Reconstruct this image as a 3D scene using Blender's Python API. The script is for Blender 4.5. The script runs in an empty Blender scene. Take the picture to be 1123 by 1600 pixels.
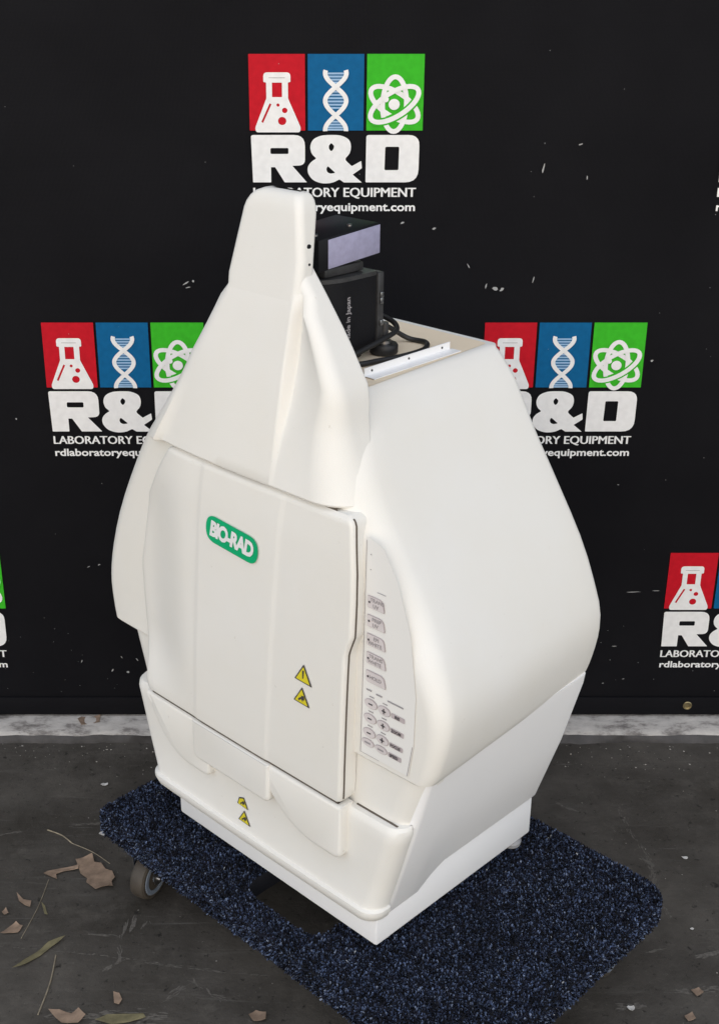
import bpy, bmesh, math, random
from mathutils import Vector, Matrix, noise
random.seed(7)
S = bpy.context.scene
COL = S.collection

# ------------------------------------------------------------------ camera
PITCH = math.atan(850/1950)
cam = bpy.data.cameras.new('camera'); camo = bpy.data.objects.new('camera', cam); COL.objects.link(camo)
cam.sensor_fit = 'VERTICAL'; cam.sensor_height = 24; cam.lens = 1950/1600*24
cam.shift_x = 56.5/1600; cam.clip_end = 200; cam.clip_start = .05
camo.location = (0, 0, 1.415); camo.rotation_euler = (math.pi/2-PITCH, 0, 0)
S.camera = camo
# ------------------------------------------------------------------ world, sun, exposure
SUN_EL, SUN_AZ = math.radians(25), math.radians(184)     # azimuth: clockwise from +Y
wd = bpy.data.worlds.new('World'); S.world = wd; wd.use_nodes = True
nt = wd.node_tree
bg = nt.nodes['Background']; bg.inputs['Strength'].default_value = .07
sky = nt.nodes.new('ShaderNodeTexSky'); sky.sky_type = 'NISHITA'; sky.sun_disc = False
sky.sun_elevation = SUN_EL; sky.sun_rotation = SUN_AZ; sky.air_density = 1.0; sky.dust_density = 1.0; sky.ozone_density = 1.0
nt.links.new(sky.outputs[0], bg.inputs[0])
sl = bpy.data.lights.new('sun', 'SUN'); sl.energy = 1.55; sl.angle = math.radians(150); sl.color = (1, .995, .99)
so = bpy.data.objects.new('sun', sl); COL.objects.link(so)
dv = Vector((math.sin(SUN_AZ)*math.cos(SUN_EL), math.cos(SUN_AZ)*math.cos(SUN_EL), math.sin(SUN_EL)))
so.rotation_euler = dv.to_track_quat('Z', 'Y').to_euler(); so.location = dv*6
vs = S.view_settings; vs.view_transform = 'Standard'; vs.look = 'None'; vs.gamma = 1; vs.exposure = .74
vs.use_curve_mapping = False
S.cycles.max_bounces = 6

# ------------------------------------------------------------------ materials
def nodes(name):
    m = bpy.data.materials.new(name); m.use_nodes = True
    return m, m.node_tree, m.node_tree.nodes['Principled BSDF']
def add(t, kind, **k):
    n = t.nodes.new(kind)
    for a, b in k.items():
        if a in n.inputs: n.inputs[a].default_value = b
        else: setattr(n, a, b)
    return n
def ramp(t, stops):
    r = t.nodes.new('ShaderNodeValToRGB'); e = r.color_ramp.elements
    while len(e) < len(stops): e.new(.5)
    for q, (p, c) in zip(e, stops): q.position = p; q.color = (*c, 1) if len(c) == 3 else c
    return r
def plain(name, c, rough=.5, var=.06, scale=30, bump=.0, bscale=400, metal=0, spec=.5):
    m, t, b = nodes(name)
    b.inputs['Roughness'].default_value = rough; b.inputs['Metallic'].default_value = metal
    b.inputs['Specular IOR Level'].default_value = spec
    co = add(t, 'ShaderNodeTexCoord')
    n = add(t, 'ShaderNodeTexNoise', Scale=scale, Detail=5.0)
    t.links.new(co.outputs['Object'], n.inputs['Vector'])
    r = ramp(t, [(.3, tuple(x*(1-var) for x in c)), (.7, tuple(min(1, x*(1+var)) for x in c))])
    t.links.new(n.outputs['Fac'], r.inputs[0]); t.links.new(r.outputs[0], b.inputs['Base Color'])
    if bump:
        n2 = add(t, 'ShaderNodeTexNoise', Scale=bscale, Detail=3.0)
        t.links.new(co.outputs['Object'], n2.inputs['Vector'])
        bp = add(t, 'ShaderNodeBump', Strength=bump, Distance=.001)
        t.links.new(n2.outputs['Fac'], bp.inputs['Height']); t.links.new(bp.outputs[0], b.inputs['Normal'])
    return m
def cream():
    m, t, b = nodes('cream plastic')
    co = add(t, 'ShaderNodeTexCoord')
    def nz(sc, d, ro=.6):
        n = add(t, 'ShaderNodeTexNoise', Scale=sc, Detail=d, Roughness=ro); t.links.new(co.outputs['Object'], n.inputs['Vector']); return n.outputs['Fac']
    r1 = ramp(t, [(.35, (.805, .792, .758)), (.68, (.785, .762, .705))]); t.links.new(nz(3.2, 5.0), r1.inputs[0])
    mx = add(t, 'ShaderNodeMix', data_type='RGBA', blend_type='MIX'); mx.inputs['B'].default_value = (.58, .54, .47, 1)
    r2 = ramp(t, [(.69, (0, 0, 0)), (.76, (.55, .55, .55))]); t.links.new(nz(85, 4.0, .7), r2.inputs[0])      # specks of dirt
    t.links.new(r2.outputs[0], mx.inputs['Factor']); t.links.new(r1.outputs[0], mx.inputs['A']); t.links.new(mx.outputs['Result'], b.inputs['Base Color'])
    bp = add(t, 'ShaderNodeBump', Strength=.28, Distance=.001); t.links.new(nz(950, 3.0), bp.inputs['Height']); t.links.new(bp.outputs[0], b.inputs['Normal'])
    b.inputs['Roughness'].default_value = .55; b.inputs['Specular IOR Level'].default_value = .2
    return m
CREAM = cream()
TAN = plain('tan plastic', (.88, .75, .57), .55, .03, 8, .12, 900, spec=.3)
PALE = plain('pale grey painted metal', (.88, .88, .885), .45, .012, 6, .1, 700, spec=.35)
FILM = plain('white membrane film', (.81, .80, .775), .4, .008, 10, spec=.3)
BTN = plain('pinkish grey button', (.50, .44, .45), .45, .05, 60, spec=.3)
INK = plain('dark print', (.06, .055, .06), .5)
INKG = plain('grey print', (.33, .31, .32), .5)
GREEN = plain('badge green', (.0, .40, .16), .4, .05)
WHITE = plain('white print', (.80, .80, .80), .45, .03, 60)
YELL = plain('warning yellow', (.72, .62, .03), .45, .04)
BLK = plain('black plastic', (.008, .008, .010), .5, .1, 40, .1, spec=.25)
DGREY = plain('dark grey metal', (.045, .045, .047), .42, .3, 50, .1)
LAV = plain('lavender label', (.36, .35, .50), .4, .09, 120)
RUB = plain('black rubber', (.012, .012, .013), .5, .1)
STEEL = plain('zinc steel', (.45, .45, .46), .32, .1, 60, metal=1)
BRASS = plain('dull brass', (.33, .27, .15), .4, .15, 80, metal=1)
TYRE = plain('brown rubber tyre', (.058, .047, .036), .6, .2, 60, .2)
HUB = plain('grey wheel core', (.17, .20, .25), .5, .12, 40, .1)
LEAFM = plain('dry leaf', (.27, .19, .135), .7, .3, 60, .5, 150)
LEAFG = plain('dry olive leaf', (.16, .14, .075), .7, .3, 60, .5, 150)
STRAW = plain('dry straw', (.26, .22, .16), .7, .3, 80)
CHIP = plain('paint flake', (.66, .64, .61), .6, .1, 80)
LOGO_R = plain('logo red', (.50, .009, .020), .5, .08, 90, spec=.08)
LOGO_B = plain('logo blue', (.004, .105, .26), .5, .08, 90, spec=.08)
LOGO_G = plain('logo green', (.042, .43, .022), .5, .08, 90, spec=.08)
LOGO_LB = plain('logo pale blue', (.28, .45, .66), .45, .05, 90)
LOGO_W = plain('logo white', (.78, .78, .78), .45, .05, 90)

def banner_mat():
    m, t, b = nodes('black woven vinyl')
    co = add(t, 'ShaderNodeTexCoord')
    n = add(t, 'ShaderNodeTexNoise', Scale=3.0, Detail=8.0, Roughness=.65)
    t.links.new(co.outputs['Object'], n.inputs['Vector'])
    r = ramp(t, [(.25, (.0045, .0045, .0060)), (.75, (.0085, .0085, .0105))])
    t.links.new(n.outputs['Fac'], r.inputs[0])
    # fine weave
    wx = add(t, 'ShaderNodeTexWave', Scale=150.0, bands_direction='X'); wz = add(t, 'ShaderNodeTexWave', Scale=150.0, bands_direction='Z')
    for w in (wx, wz): t.links.new(co.outputs['Object'], w.inputs['Vector'])
    mx = add(t, 'ShaderNodeMath', operation='MAXIMUM')
    t.links.new(wx.outputs['Fac'], mx.inputs[0]); t.links.new(wz.outputs['Fac'], mx.inputs[1])
    bp = add(t, 'ShaderNodeBump', Strength=.35, Distance=.0006)
    t.links.new(mx.outputs[0], bp.inputs['Height'])
    # broad ripples of the hanging cloth
    n2 = add(t, 'ShaderNodeTexNoise', Scale=2.2, Detail=2.0)
    t.links.new(co.outputs['Object'], n2.inputs['Vector'])
    bp2 = add(t, 'ShaderNodeBump', Strength=.35, Distance=.03)
    t.links.new(n2.outputs['Fac'], bp2.inputs['Height']); t.links.new(bp.outputs[0], bp2.inputs['Normal'])
    t.links.new(bp2.outputs[0], b.inputs['Normal'])
    t.links.new(r.outputs[0], b.inputs['Base Color'])
    b.inputs['Roughness'].default_value = .6; b.inputs['Specular IOR Level'].default_value = .07
    return m
BANNER = banner_mat()

def floor_mat():
    m, t, b = nodes('worn dark concrete')
    co = add(t, 'ShaderNodeTexCoord')
    def nz(scale, detail=6.0, rough=.6, stretch=None, rot=0, dist=0):
        n = add(t, 'ShaderNodeTexNoise', Scale=scale, Detail=detail, Roughness=rough, Distortion=dist)
        if stretch:
            mp = add(t, 'ShaderNodeMapping'); mp.inputs['Rotation'].default_value = (0, 0, rot); mp.inputs['Scale'].default_value = stretch
            t.links.new(co.outputs['Object'], mp.inputs[0]); t.links.new(mp.outputs[0], n.inputs['Vector'])
        else: t.links.new(co.outputs['Object'], n.inputs['Vector'])
        return n
    base = ramp(t, [(.30, (.038, .033, .027)), (.5, (.068, .061, .053)), (.72, (.112, .101, .088))])
    t.links.new(nz(4.5, 9.0, .68).outputs['Fac'], base.inputs[0])
    cur = base.outputs[0]
    def mix(fac, col, kind='MIX'):
        nonlocal cur
        mx = add(t, 'ShaderNodeMix', data_type='RGBA', blend_type=kind)
        t.links.new(fac, mx.inputs['Factor']); t.links.new(cur, mx.inputs['A']); mx.inputs['B'].default_value = (*col, 1)
        cur = mx.outputs['Result']
    # pale scuffs drawn out in several directions, patches of dust, dark pits
    for st, ro, sc, lo, hi, c in (((1, 9, 1), .95, 3.5, .60, .72, (.12, .112, .10)), ((1, 12, 1), -.42, 2.7, .62, .72, (.13, .12, .108)), ((1, 34, 1), 1.9, 2.2, .65, .70, (.17, .16, .15))):
        rr = ramp(t, [(lo, (0, 0, 0)), (hi, (.6, .6, .6))]); t.links.new(nz(sc, 6.0, .65, st, ro, 1.6).outputs['Fac'], rr.inputs[0]); mix(rr.outputs[0], c)
    rr = ramp(t, [(.54, (0, 0, 0)), (.72, (.7, .7, .7))]); t.links.new(nz(11, 10.0, .75).outputs['Fac'], rr.inputs[0]); mix(rr.outputs[0], (.125, .113, .098))
    rr = ramp(t, [(.60, (0, 0, 0)), (.68, (.8, .8, .8))]); t.links.new(nz(60, 4.0, .7).outputs['Fac'], rr.inputs[0]); mix(rr.outputs[0], (.012, .011, .010))
    rr = ramp(t, [(.66, (0, 0, 0)), (.72, (.8, .8, .8))]); t.links.new(nz(130, 3.0, .7).outputs['Fac'], rr.inputs[0]); mix(rr.outputs[0], (.15, .14, .12))
    t.links.new(cur, b.inputs['Base Color'])
    b.inputs['Roughness'].default_value = .62; b.inputs['Specular IOR Level'].default_value = .3
    bp = add(t, 'ShaderNodeBump', Strength=.5, Distance=.004); t.links.new(nz(40, 8.0, .7).outputs['Fac'], bp.inputs['Height'])
    t.links.new(bp.outputs[0], b.inputs['Normal'])
    return m
def kerb_mat():
    m, t, b = nodes('chipped grey paint on sill')
    co = add(t, 'ShaderNodeTexCoord')
    mp = add(t, 'ShaderNodeMapping'); mp.inputs['Scale'].default_value = (.5, 1, 1.4)
    t.links.new(co.outputs['Object'], mp.inputs[0])
    n = add(t, 'ShaderNodeTexNoise', Scale=26.0, Detail=9.0, Roughness=.72); t.links.new(mp.outputs[0], n.inputs['Vector'])
    r = ramp(t, [(.30, (.06, .055, .055)), (.42, (.20, .185, .175)), (.50, (.40, .38, .36)), (.75, (.60, .57, .54))])
    t.links.new(n.outputs['Fac'], r.inputs[0]); t.links.new(r.outputs[0], b.inputs['Base Color'])
    b.inputs['Roughness'].default_value = .7
    bp = add(t, 'ShaderNodeBump', Strength=.6, Distance=.004); t.links.new(n.outputs['Fac'], bp.inputs['Height']); t.links.new(bp.outputs[0], b.inputs['Normal'])
    return m
def attr_mat(name, rough=.9):
    m, t, b = nodes(name)
    a = add(t, 'ShaderNodeAttribute', attribute_name='col'); t.links.new(a.outputs['Color'], b.inputs['Base Color'])
    b.inputs['Roughness'].default_value = rough; b.inputs['Specular IOR Level'].default_value = .15
    return m
FLOOR, KERB, PILE = floor_mat(), kerb_mat(), attr_mat('carpet pile')
WALLM = plain('grey wall', (.12, .12, .12), .8, .1, 5)
BACKING = plain('carpet backing', (.008, .009, .014), .95, .2, 200, .3, 600)
WOOD = plain('dark plywood', (.045, .032, .022), .7, .3, 12)

# ------------------------------------------------------------------ builders
def link(name, me, mat, parent=None, smooth=None):
    o = bpy.data.objects.new(name, me); COL.objects.link(o)
    if mat: me.materials.clear(); me.materials.append(mat)
    if parent: o.parent = parent
    if smooth is not None:
        for p in me.polygons: p.use_smooth = True
        me.set_sharp_from_angle(angle=math.radians(smooth))
    return o
def mesh(name, v, f, mat, parent=None, smooth=None):
    me = bpy.data.meshes.new(name); me.from_pydata([tuple(p) for p in v], [], f); me.validate()
    bm = bmesh.new(); bm.from_mesh(me); bmesh.ops.recalc_face_normals(bm, faces=bm.faces); bm.to_mesh(me); bm.free()
    return link(name, me, mat, parent, smooth)
def empty(name, loc, rz=0, parent=None):
    o = bpy.data.objects.new(name, None); COL.objects.link(o); o.location = loc; o.rotation_euler = (0, 0, rz); o.empty_display_size = .05
    if parent: o.parent = parent
    return o
def tag(o, label=None, cat=None, group=None, kind=None):
    for k, v in (('label', label), ('category', cat), ('group', group), ('kind', kind)):
        if v: o[k] = v
    return o
def box(name, x0, x1, y0, y1, z0, z1, mat, parent=None, bev=.002, seg=2):
    bm = bmesh.new(); bmesh.ops.create_cube(bm, size=1)
    for v in bm.verts: v.co = Vector((x0+(v.co.x+.5)*(x1-x0), y0+(v.co.y+.5)*(y1-y0), z0+(v.co.z+.5)*(z1-z0)))
    if bev: bmesh.ops.bevel(bm, geom=bm.edges[:], offset=bev, segments=seg, affect='EDGES', profile=.5)
    me = bpy.data.meshes.new(name); bm.to_mesh(me); bm.free()
    return link(name, me, mat, parent, 40)
def lathe(name, prof, mat, parent=None, n=32, M=None):
    v = []; f = []
    for r, z in prof:
        for i in range(n):
            a = 2*math.pi*i/n; p = Vector((r*math.cos(a), r*math.sin(a), z)); v.append(M @ p if M else p)
    for j in range(len(prof)-1):
        for i in range(n): k = (i+1) % n; f.append((j*n+i, j*n+k, (j+1)*n+k, (j+1)*n+i))
    f.append(tuple(range(n))); f.append(tuple((len(prof)-1)*n+i for i in range(n)))
    return mesh(name, v, f, mat, parent, 35)
def tube(name, pts, r, mat, parent=None, n=10, sub=8):
    P = [Vector(p) for p in pts]; Q = []
    for i in range(len(P)-1):
        a, b, c, d = P[max(i-1, 0)], P[i], P[i+1], P[min(i+2, len(P)-1)]
        for k in range(sub):
            t = k/sub; Q.append(.5*((2*b)+(c-a)*t+(2*a-5*b+4*c-d)*t*t+(3*b-a-3*c+d)*t**3))
    Q.append(P[-1]); v = []; f = []
    for i, q in enumerate(Q):
        T = (Q[min(i+1, len(Q)-1)]-Q[max(i-1, 0)]).normalized(); A = T.cross(Vector((0, 0, 1)) if abs(T.z) < .9 else Vector((1, 0, 0))).normalized(); B = T.cross(A)
        for k in range(n): a = 2*math.pi*k/n; v.append(q+(A*math.cos(a)+B*math.sin(a))*r)
    for i in range(len(Q)-1):
        for k in range(n): m = (k+1) % n; f.append((i*n+k, i*n+m, (i+1)*n+m, (i+1)*n+k))
    f += [tuple(range(n)), tuple((len(Q)-1)*n+k for k in range(n))]
    return mesh(name, v, f, mat, parent, 60)
def lerp(tab, z):
    if z <= tab[0][0]: return tab[0][1]
    for (a, p), (b, q) in zip(tab, tab[1:]):
        if z <= b: return p+(q-p)*(z-a)/(b-a)
    return tab[-1][1]
def smoothtab(tab, z):            # Catmull-Rom through the table
    if z <= tab[0][0]: return tab[0][1]
    if z >= tab[-1][0]: return tab[-1][1]
    for i in range(len(tab)-1):
        if z <= tab[i+1][0]:
            (z0, a), (z1, b) = tab[i], tab[i+1]; h = z1-z0; t = (z-z0)/h
            ma = (b-tab[i-1][1])/(z1-tab[i-1][0])*h if i else b-a
            mb = (tab[i+2][1]-a)/(tab[i+2][0]-z0)*h if i+2 < len(tab) else b-a
            return (2*t**3-3*t*t+1)*a+(t**3-2*t*t+t)*ma+(-2*t**3+3*t*t)*b+(t**3-t*t)*mb
BOW = .03
def bow(x): return BOW*x*x
def ring(z, xl, xr, yf, yb, rf, rb, taper=0, bw=True, nf=14, nc=7, dip=None, fx=None):
    """rounded rectangle, front (small y) bowed; taper narrows it towards the back"""
    cx = (xl+xr)/2; hw = (xr-xl)/2; rf = min(rf, hw*.9); B = bow if bw else (lambda x: 0)
    if dip: B = lambda x: dip(x+cx)
    P = []; xe = hw-rf; ye = yf+B(xe)
    xs_ = [-xe+2*xe*i/nf for i in range(nf+1)] if not fx else [max(-xe+k_*1e-5, min(xe-(len(fx)-k_)*1e-5, q_-cx)) for k_, q_ in enumerate(fx)]
    nf = len(xs_)-1
    for x in xs_: P.append((x, yf+B(x)))
    for i in range(1, nc+1): a = math.pi/2*i/nc; P.append((xe+rf*math.sin(a), ye+rf*(1-math.cos(a))))
    for i in range(1, 12): P.append((hw, ye+rf+(yb-rb-ye-rf)*i/12))
    for i in range(nc+1): a = math.pi/2*i/nc; P.append((hw-rb*(1-math.cos(a)), yb-rb+rb*math.sin(a)))
    for x, y in [p for p in reversed(P[nf+1:])]: P.append((-x, y))
    out = []
    for x, y in P: k = 1-taper*max(0, (y-ye-rf)/(yb-ye-rf)); out.append((cx+x*k, y, z))
    return out
def loft(name, rings, mat, parent, angle=35, top=True, bottom=True):
    n = len(rings[0]); v = [p for r in rings for p in r]; f = []
    for j in range(len(rings)-1):
        for i in range(n): k = (i+1) % n; f.append((j*n+i, j*n+k, (j+1)*n+k, (j+1)*n+i))
    if bottom: f.append(tuple(range(n)))
    if top: f.append(tuple((len(rings)-1)*n+i for i in range(n)))
    return mesh(name, v, f, mat, parent, angle)
def round_poly(pts, r, n=5):
    """round each corner; a point may carry its own radius as third value"""
    out = []; m = len(pts)
    for i in range(m):
        p = Vector(pts[i][:2]); a = Vector(pts[i-1][:2]); b = Vector(pts[(i+1) % m][:2]); R = pts[i][2] if len(pts[i]) > 2 else r
        u = (a-p); w = (b-p); lu, lw = u.length, w.length; u.normalize(); w.normalize()
        d = min(R, lu*.49, lw*.49)
        if d < 1e-6: out.append((p.x, p.y)); continue
        s, e = p+u*d, p+w*d
        for k in range(n+1): t = k/n; q = s*(1-t)**2+p*2*t*(1-t)+e*t*t; out.append((q.x, q.y))
    return out
def inset(poly, d):
    m = len(poly); area = sum(poly[i][0]*poly[(i+1) % m][1]-poly[(i+1) % m][0]*poly[i][1] for i in range(m)); s = 1 if area > 0 else -1
    out = []
    for i in range(m):
        a, p, b = Vector(poly[i-1]), Vector(poly[i]), Vector(poly[(i+1) % m])
        t = (b-a); t = t.normalized() if t.length > 1e-9 else Vector((1, 0)); n = Vector((-t.y, t.x))*s; q = p+n*d; out.append((q.x, q.y))
    return out
def pad(name, poly, yfun, proud, back, bev, mat, parent):
    """plate with outline poly (x,z); its face lies `proud` in front of the surface yfun(x,z), its sides go back"""
    m = len(poly); rings = []
    K = 4 if bev else 0
    rings.append([(x, yfun(x, z)+back, z) for x, z in poly])
    for k in range(K+1):
        a = math.pi/2*k/max(K, 1); ins = bev*(1-math.cos(a)); d = proud-bev*(1-math.sin(a)) if K else proud
        rings.append([(x, yfun(x, z)-d, z) for x, z in (inset(poly, ins) if ins else poly)])
    v = [p for r in rings for p in r]; f = []
    for j in range(len(rings)-1):
        for i in range(m): k = (i+1) % m; f.append((j*m+i, j*m+k, (j+1)*m+k, (j+1)*m+i))
    f.append(tuple((len(rings)-1)*m+i for i in range(m)))
    me = bpy.data.meshes.new(name); me.from_pydata(v, [], f)
    bm = bmesh.new(); bm.from_mesh(me)
    big = [q for q in bm.faces if len(q.verts) > 4]; bmesh.ops.triangulate(bm, faces=big)
    bmesh.ops.recalc_face_normals(bm, faces=bm.faces); bm.to_mesh(me); bm.free()
    return link(name, me, mat, parent, 40)
def text_mesh(body, size, bold=0, sx=1.0, shear=0, space=1.0):
    c = bpy.data.curves.new('text', 'FONT'); c.body = body; c.size = size; c.offset = bold; c.align_x = 'CENTER'; c.align_y = 'CENTER'
    c.shear = shear; c.space_character = space; c.resolution_u = 3; c.fill_mode = 'FRONT'
    o = bpy.data.objects.new('text', c); COL.objects.link(o)
    dg = bpy.context.evaluated_depsgraph_get(); me = bpy.data.meshes.new_from_object(o.evaluated_get(dg))
    bpy.data.objects.remove(o); bpy.data.curves.remove(c)
    for v in me.vertices: v.co.x *= sx
    return me
def fill_mesh(polys):
    c = bpy.data.curves.new('shape', 'CURVE'); c.dimensions = '2D'; c.fill_mode = 'FRONT'
    for P in polys:
        s = c.splines.new('POLY'); s.points.add(len(P)-1); s.use_cyclic_u = True
        for q, (x, y) in zip(s.points, P): q.co = (x, y, 0, 1)
    o = bpy.data.objects.new('shape', c); COL.objects.link(o)
    dg = bpy.context.evaluated_depsgraph_get(); me = bpy.data.meshes.new_from_object(o.evaluated_get(dg))
    bpy.data.objects.remove(o); bpy.data.curves.remove(c)
    return me
def stroke(pts, w, closed=False):
    m = len(pts); v = []; f = []
    for i in range(m):
        a = Vector(pts[i-1] if (i or closed) else pts[0]); b = Vector(pts[(i+1) % m] if (i < m-1 or closed) else pts[-1])
        t = (b-a).normalized(); n = Vector((-t.y, t.x))*w/2; p = Vector(pts[i]); v += [p+n, p-n]
    for i in range(m if closed else m-1): k = (i+1) % m; f.append((2*i, 2*i+1, 2*k+1, 2*k))
    return [(p.x, p.y) for p in v], f
def disc(x, y, r, n=20, ry=None): return [(x+r*math.cos(2*math.pi*i/n), y+(ry or r)*math.sin(2*math.pi*i/n)) for i in range(n)]

# ------------------------------------------------------------------ setting: floor, wall, sill
def sheet(name, x0, x1, y0, y1, z, mat):
    return tag(mesh(name, [(x0, y0, z), (x1, y0, z), (x1, y1, z), (x0, y1, z)], [(0, 1, 2, 3)], mat), kind='structure')
sheet('floor', -6, 6, -4, 2.3, 0, FLOOR)
YW = 2.16
wl = mesh('wall', [(-6, YW+.04, 0), (6, YW+.04, 0), (6, YW+.04, 3), (-6, YW+.04, 3), (-6, YW+.2, 0), (6, YW+.2, 0), (6, YW+.2, 3), (-6, YW+.2, 3)],
          [(0, 1, 2, 3), (4, 7, 6, 5), (3, 2, 6, 7), (0, 3, 7, 4), (1, 5, 6, 2)], WALLM); tag(wl, kind='structure')
# sill: long uneven ledge under the banner
v = []; f = []; N = 260
for i in range(N+1):
    x = -2.2+4.4*i/N
    j = lambda s, a: a*noise.noise(Vector((x*s, s, 0)))
    v += [(x, 2.094+j(9, .006)+j(40, .004), 0), (x, 2.098+j(13, .006)+j(45, .003), .016+j(30, .002)), (x, 2.108+j(18, .004), .0225+j(37, .0015)), (x, YW+.03, .024), ]
for i in range(N):
    for k in range(3): a = i*4+k; f.append((a, a+4, a+5, a+1))
sill = tag(mesh('sill', v, f, KERB, smooth=50), kind='structure')
sill.data.materials.append(plain('grimy steel edge', (.040, .037, .038), .6, .6, 22, .5, 120))
for p_ in sill.data.polygons:
    if p_.center.y < 2.1005: p_.material_index = 1

# ------------------------------------------------------------------ banner with its prints
ban = empty('banner', (0, YW, 0))
tag(ban, 'black woven banner with repeated laboratory logos hanging on the wall', 'banner')
v = []; f = []; nx, nz = 90, 50
for j in range(nz+1):
    for i in range(nx+1):
        x = -1.6+3.2*i/nx; z = .028+2.2*j/nz
        v.append((x, .0012*noise.noise(Vector((x*1.5, 0, z*1.5))), z))
for j in range(nz):
    for i in range(nx): a = j*(nx+1)+i; f.append((a, a+1, a+nx+2, a+nx+1))
mesh('cloth', v, f, BANNER, ban, 60)
# hem: doubled strip along the lower edge with stitching ridge
box('hem', -1.6, 1.6, -.0055, -.0022, .028, .068, BANNER, ban, .0012)
gy = -.0058
for gx in (.734, -.86):
    lathe('grommet', [(.0042, 0), (.0085, 0), (.0092, .0012), (.008, .0022), (.0045, .0014), (.0042, .0002)], BRASS, ban, 24,
          Matrix.Translation((gx, gy, .050)) @ Matrix.Rotation(math.pi/2, 4, 'X'))
# logo in picture units: x 65..1028, y 82..980 (down)
SX, SZ = .287/963, .12/423
def logo_faces(polys=None, tris=None):
    if polys: me = fill_mesh([[(x*1.0, -y) for x, y in P] for P in polys]); return [tuple(p.co[:2]) for p in me.vertices], [tuple(p.vertices) for p in me.polygons]
    return tris
def lay(name, parts, y, mat, parent):
    v = []; f = []
    for pv, pf in parts:
        o = len(v); v += [((x-65)*SX, y, (yy+82)*SZ) for x, yy in pv]; f += [tuple(o+i for i in q) for q in pf]
    me = bpy.data.meshes.new(name); me.from_pydata(v, [], f); me.validate()
    bm = bmesh.new(); bm.from_mesh(me)
    for q in bm.faces:
        q.normal_update()
        if q.normal.y > 0: q.normal_flip()
    bm.to_mesh(me); bm.free()
    return link(name, me, mat, parent)
def F(*polys): return logo_faces(polys=polys)
def ST(pts, w, closed=False): v_, f_ = stroke([(x, -y) for x, y in pts], w, closed); return v_, f_
def TX(body, x0, x1, y0, y1, bold):   # caps height y0..y1
    me = text_mesh(body, 100, bold, 1, 0); xs = [p.co.x for p in me.vertices]; ys = [p.co.y for p in me.vertices]
    a, b, c, d = min(xs), max(xs), min(ys), max(ys)
    return [(x0+(p.co.x-a)/(b-a)*(x1-x0), -(y1-(p.co.y-c)/(d-c)*(y1-y0))) for p in me.vertices], [tuple(q.vertices) for q in me.polygons]
def arcp(cx, cy, rx, ry, rot, a0, a1, n=40):
    out = []
    for i in range(n+1):
        a = math.radians(a0+(a1-a0)*i/n); x, y = rx*math.cos(a), ry*math.sin(a); c, s = math.cos(math.radians(rot)), math.sin(math.radians(rot))
        out.append((cx+x*c-y*s, cy+x*s+y*c))
    return out
RECT = lambda x0, y0, x1, y1: [(x0, y0), (x1, y0), (x1, y1), (x0, y1)]
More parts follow.
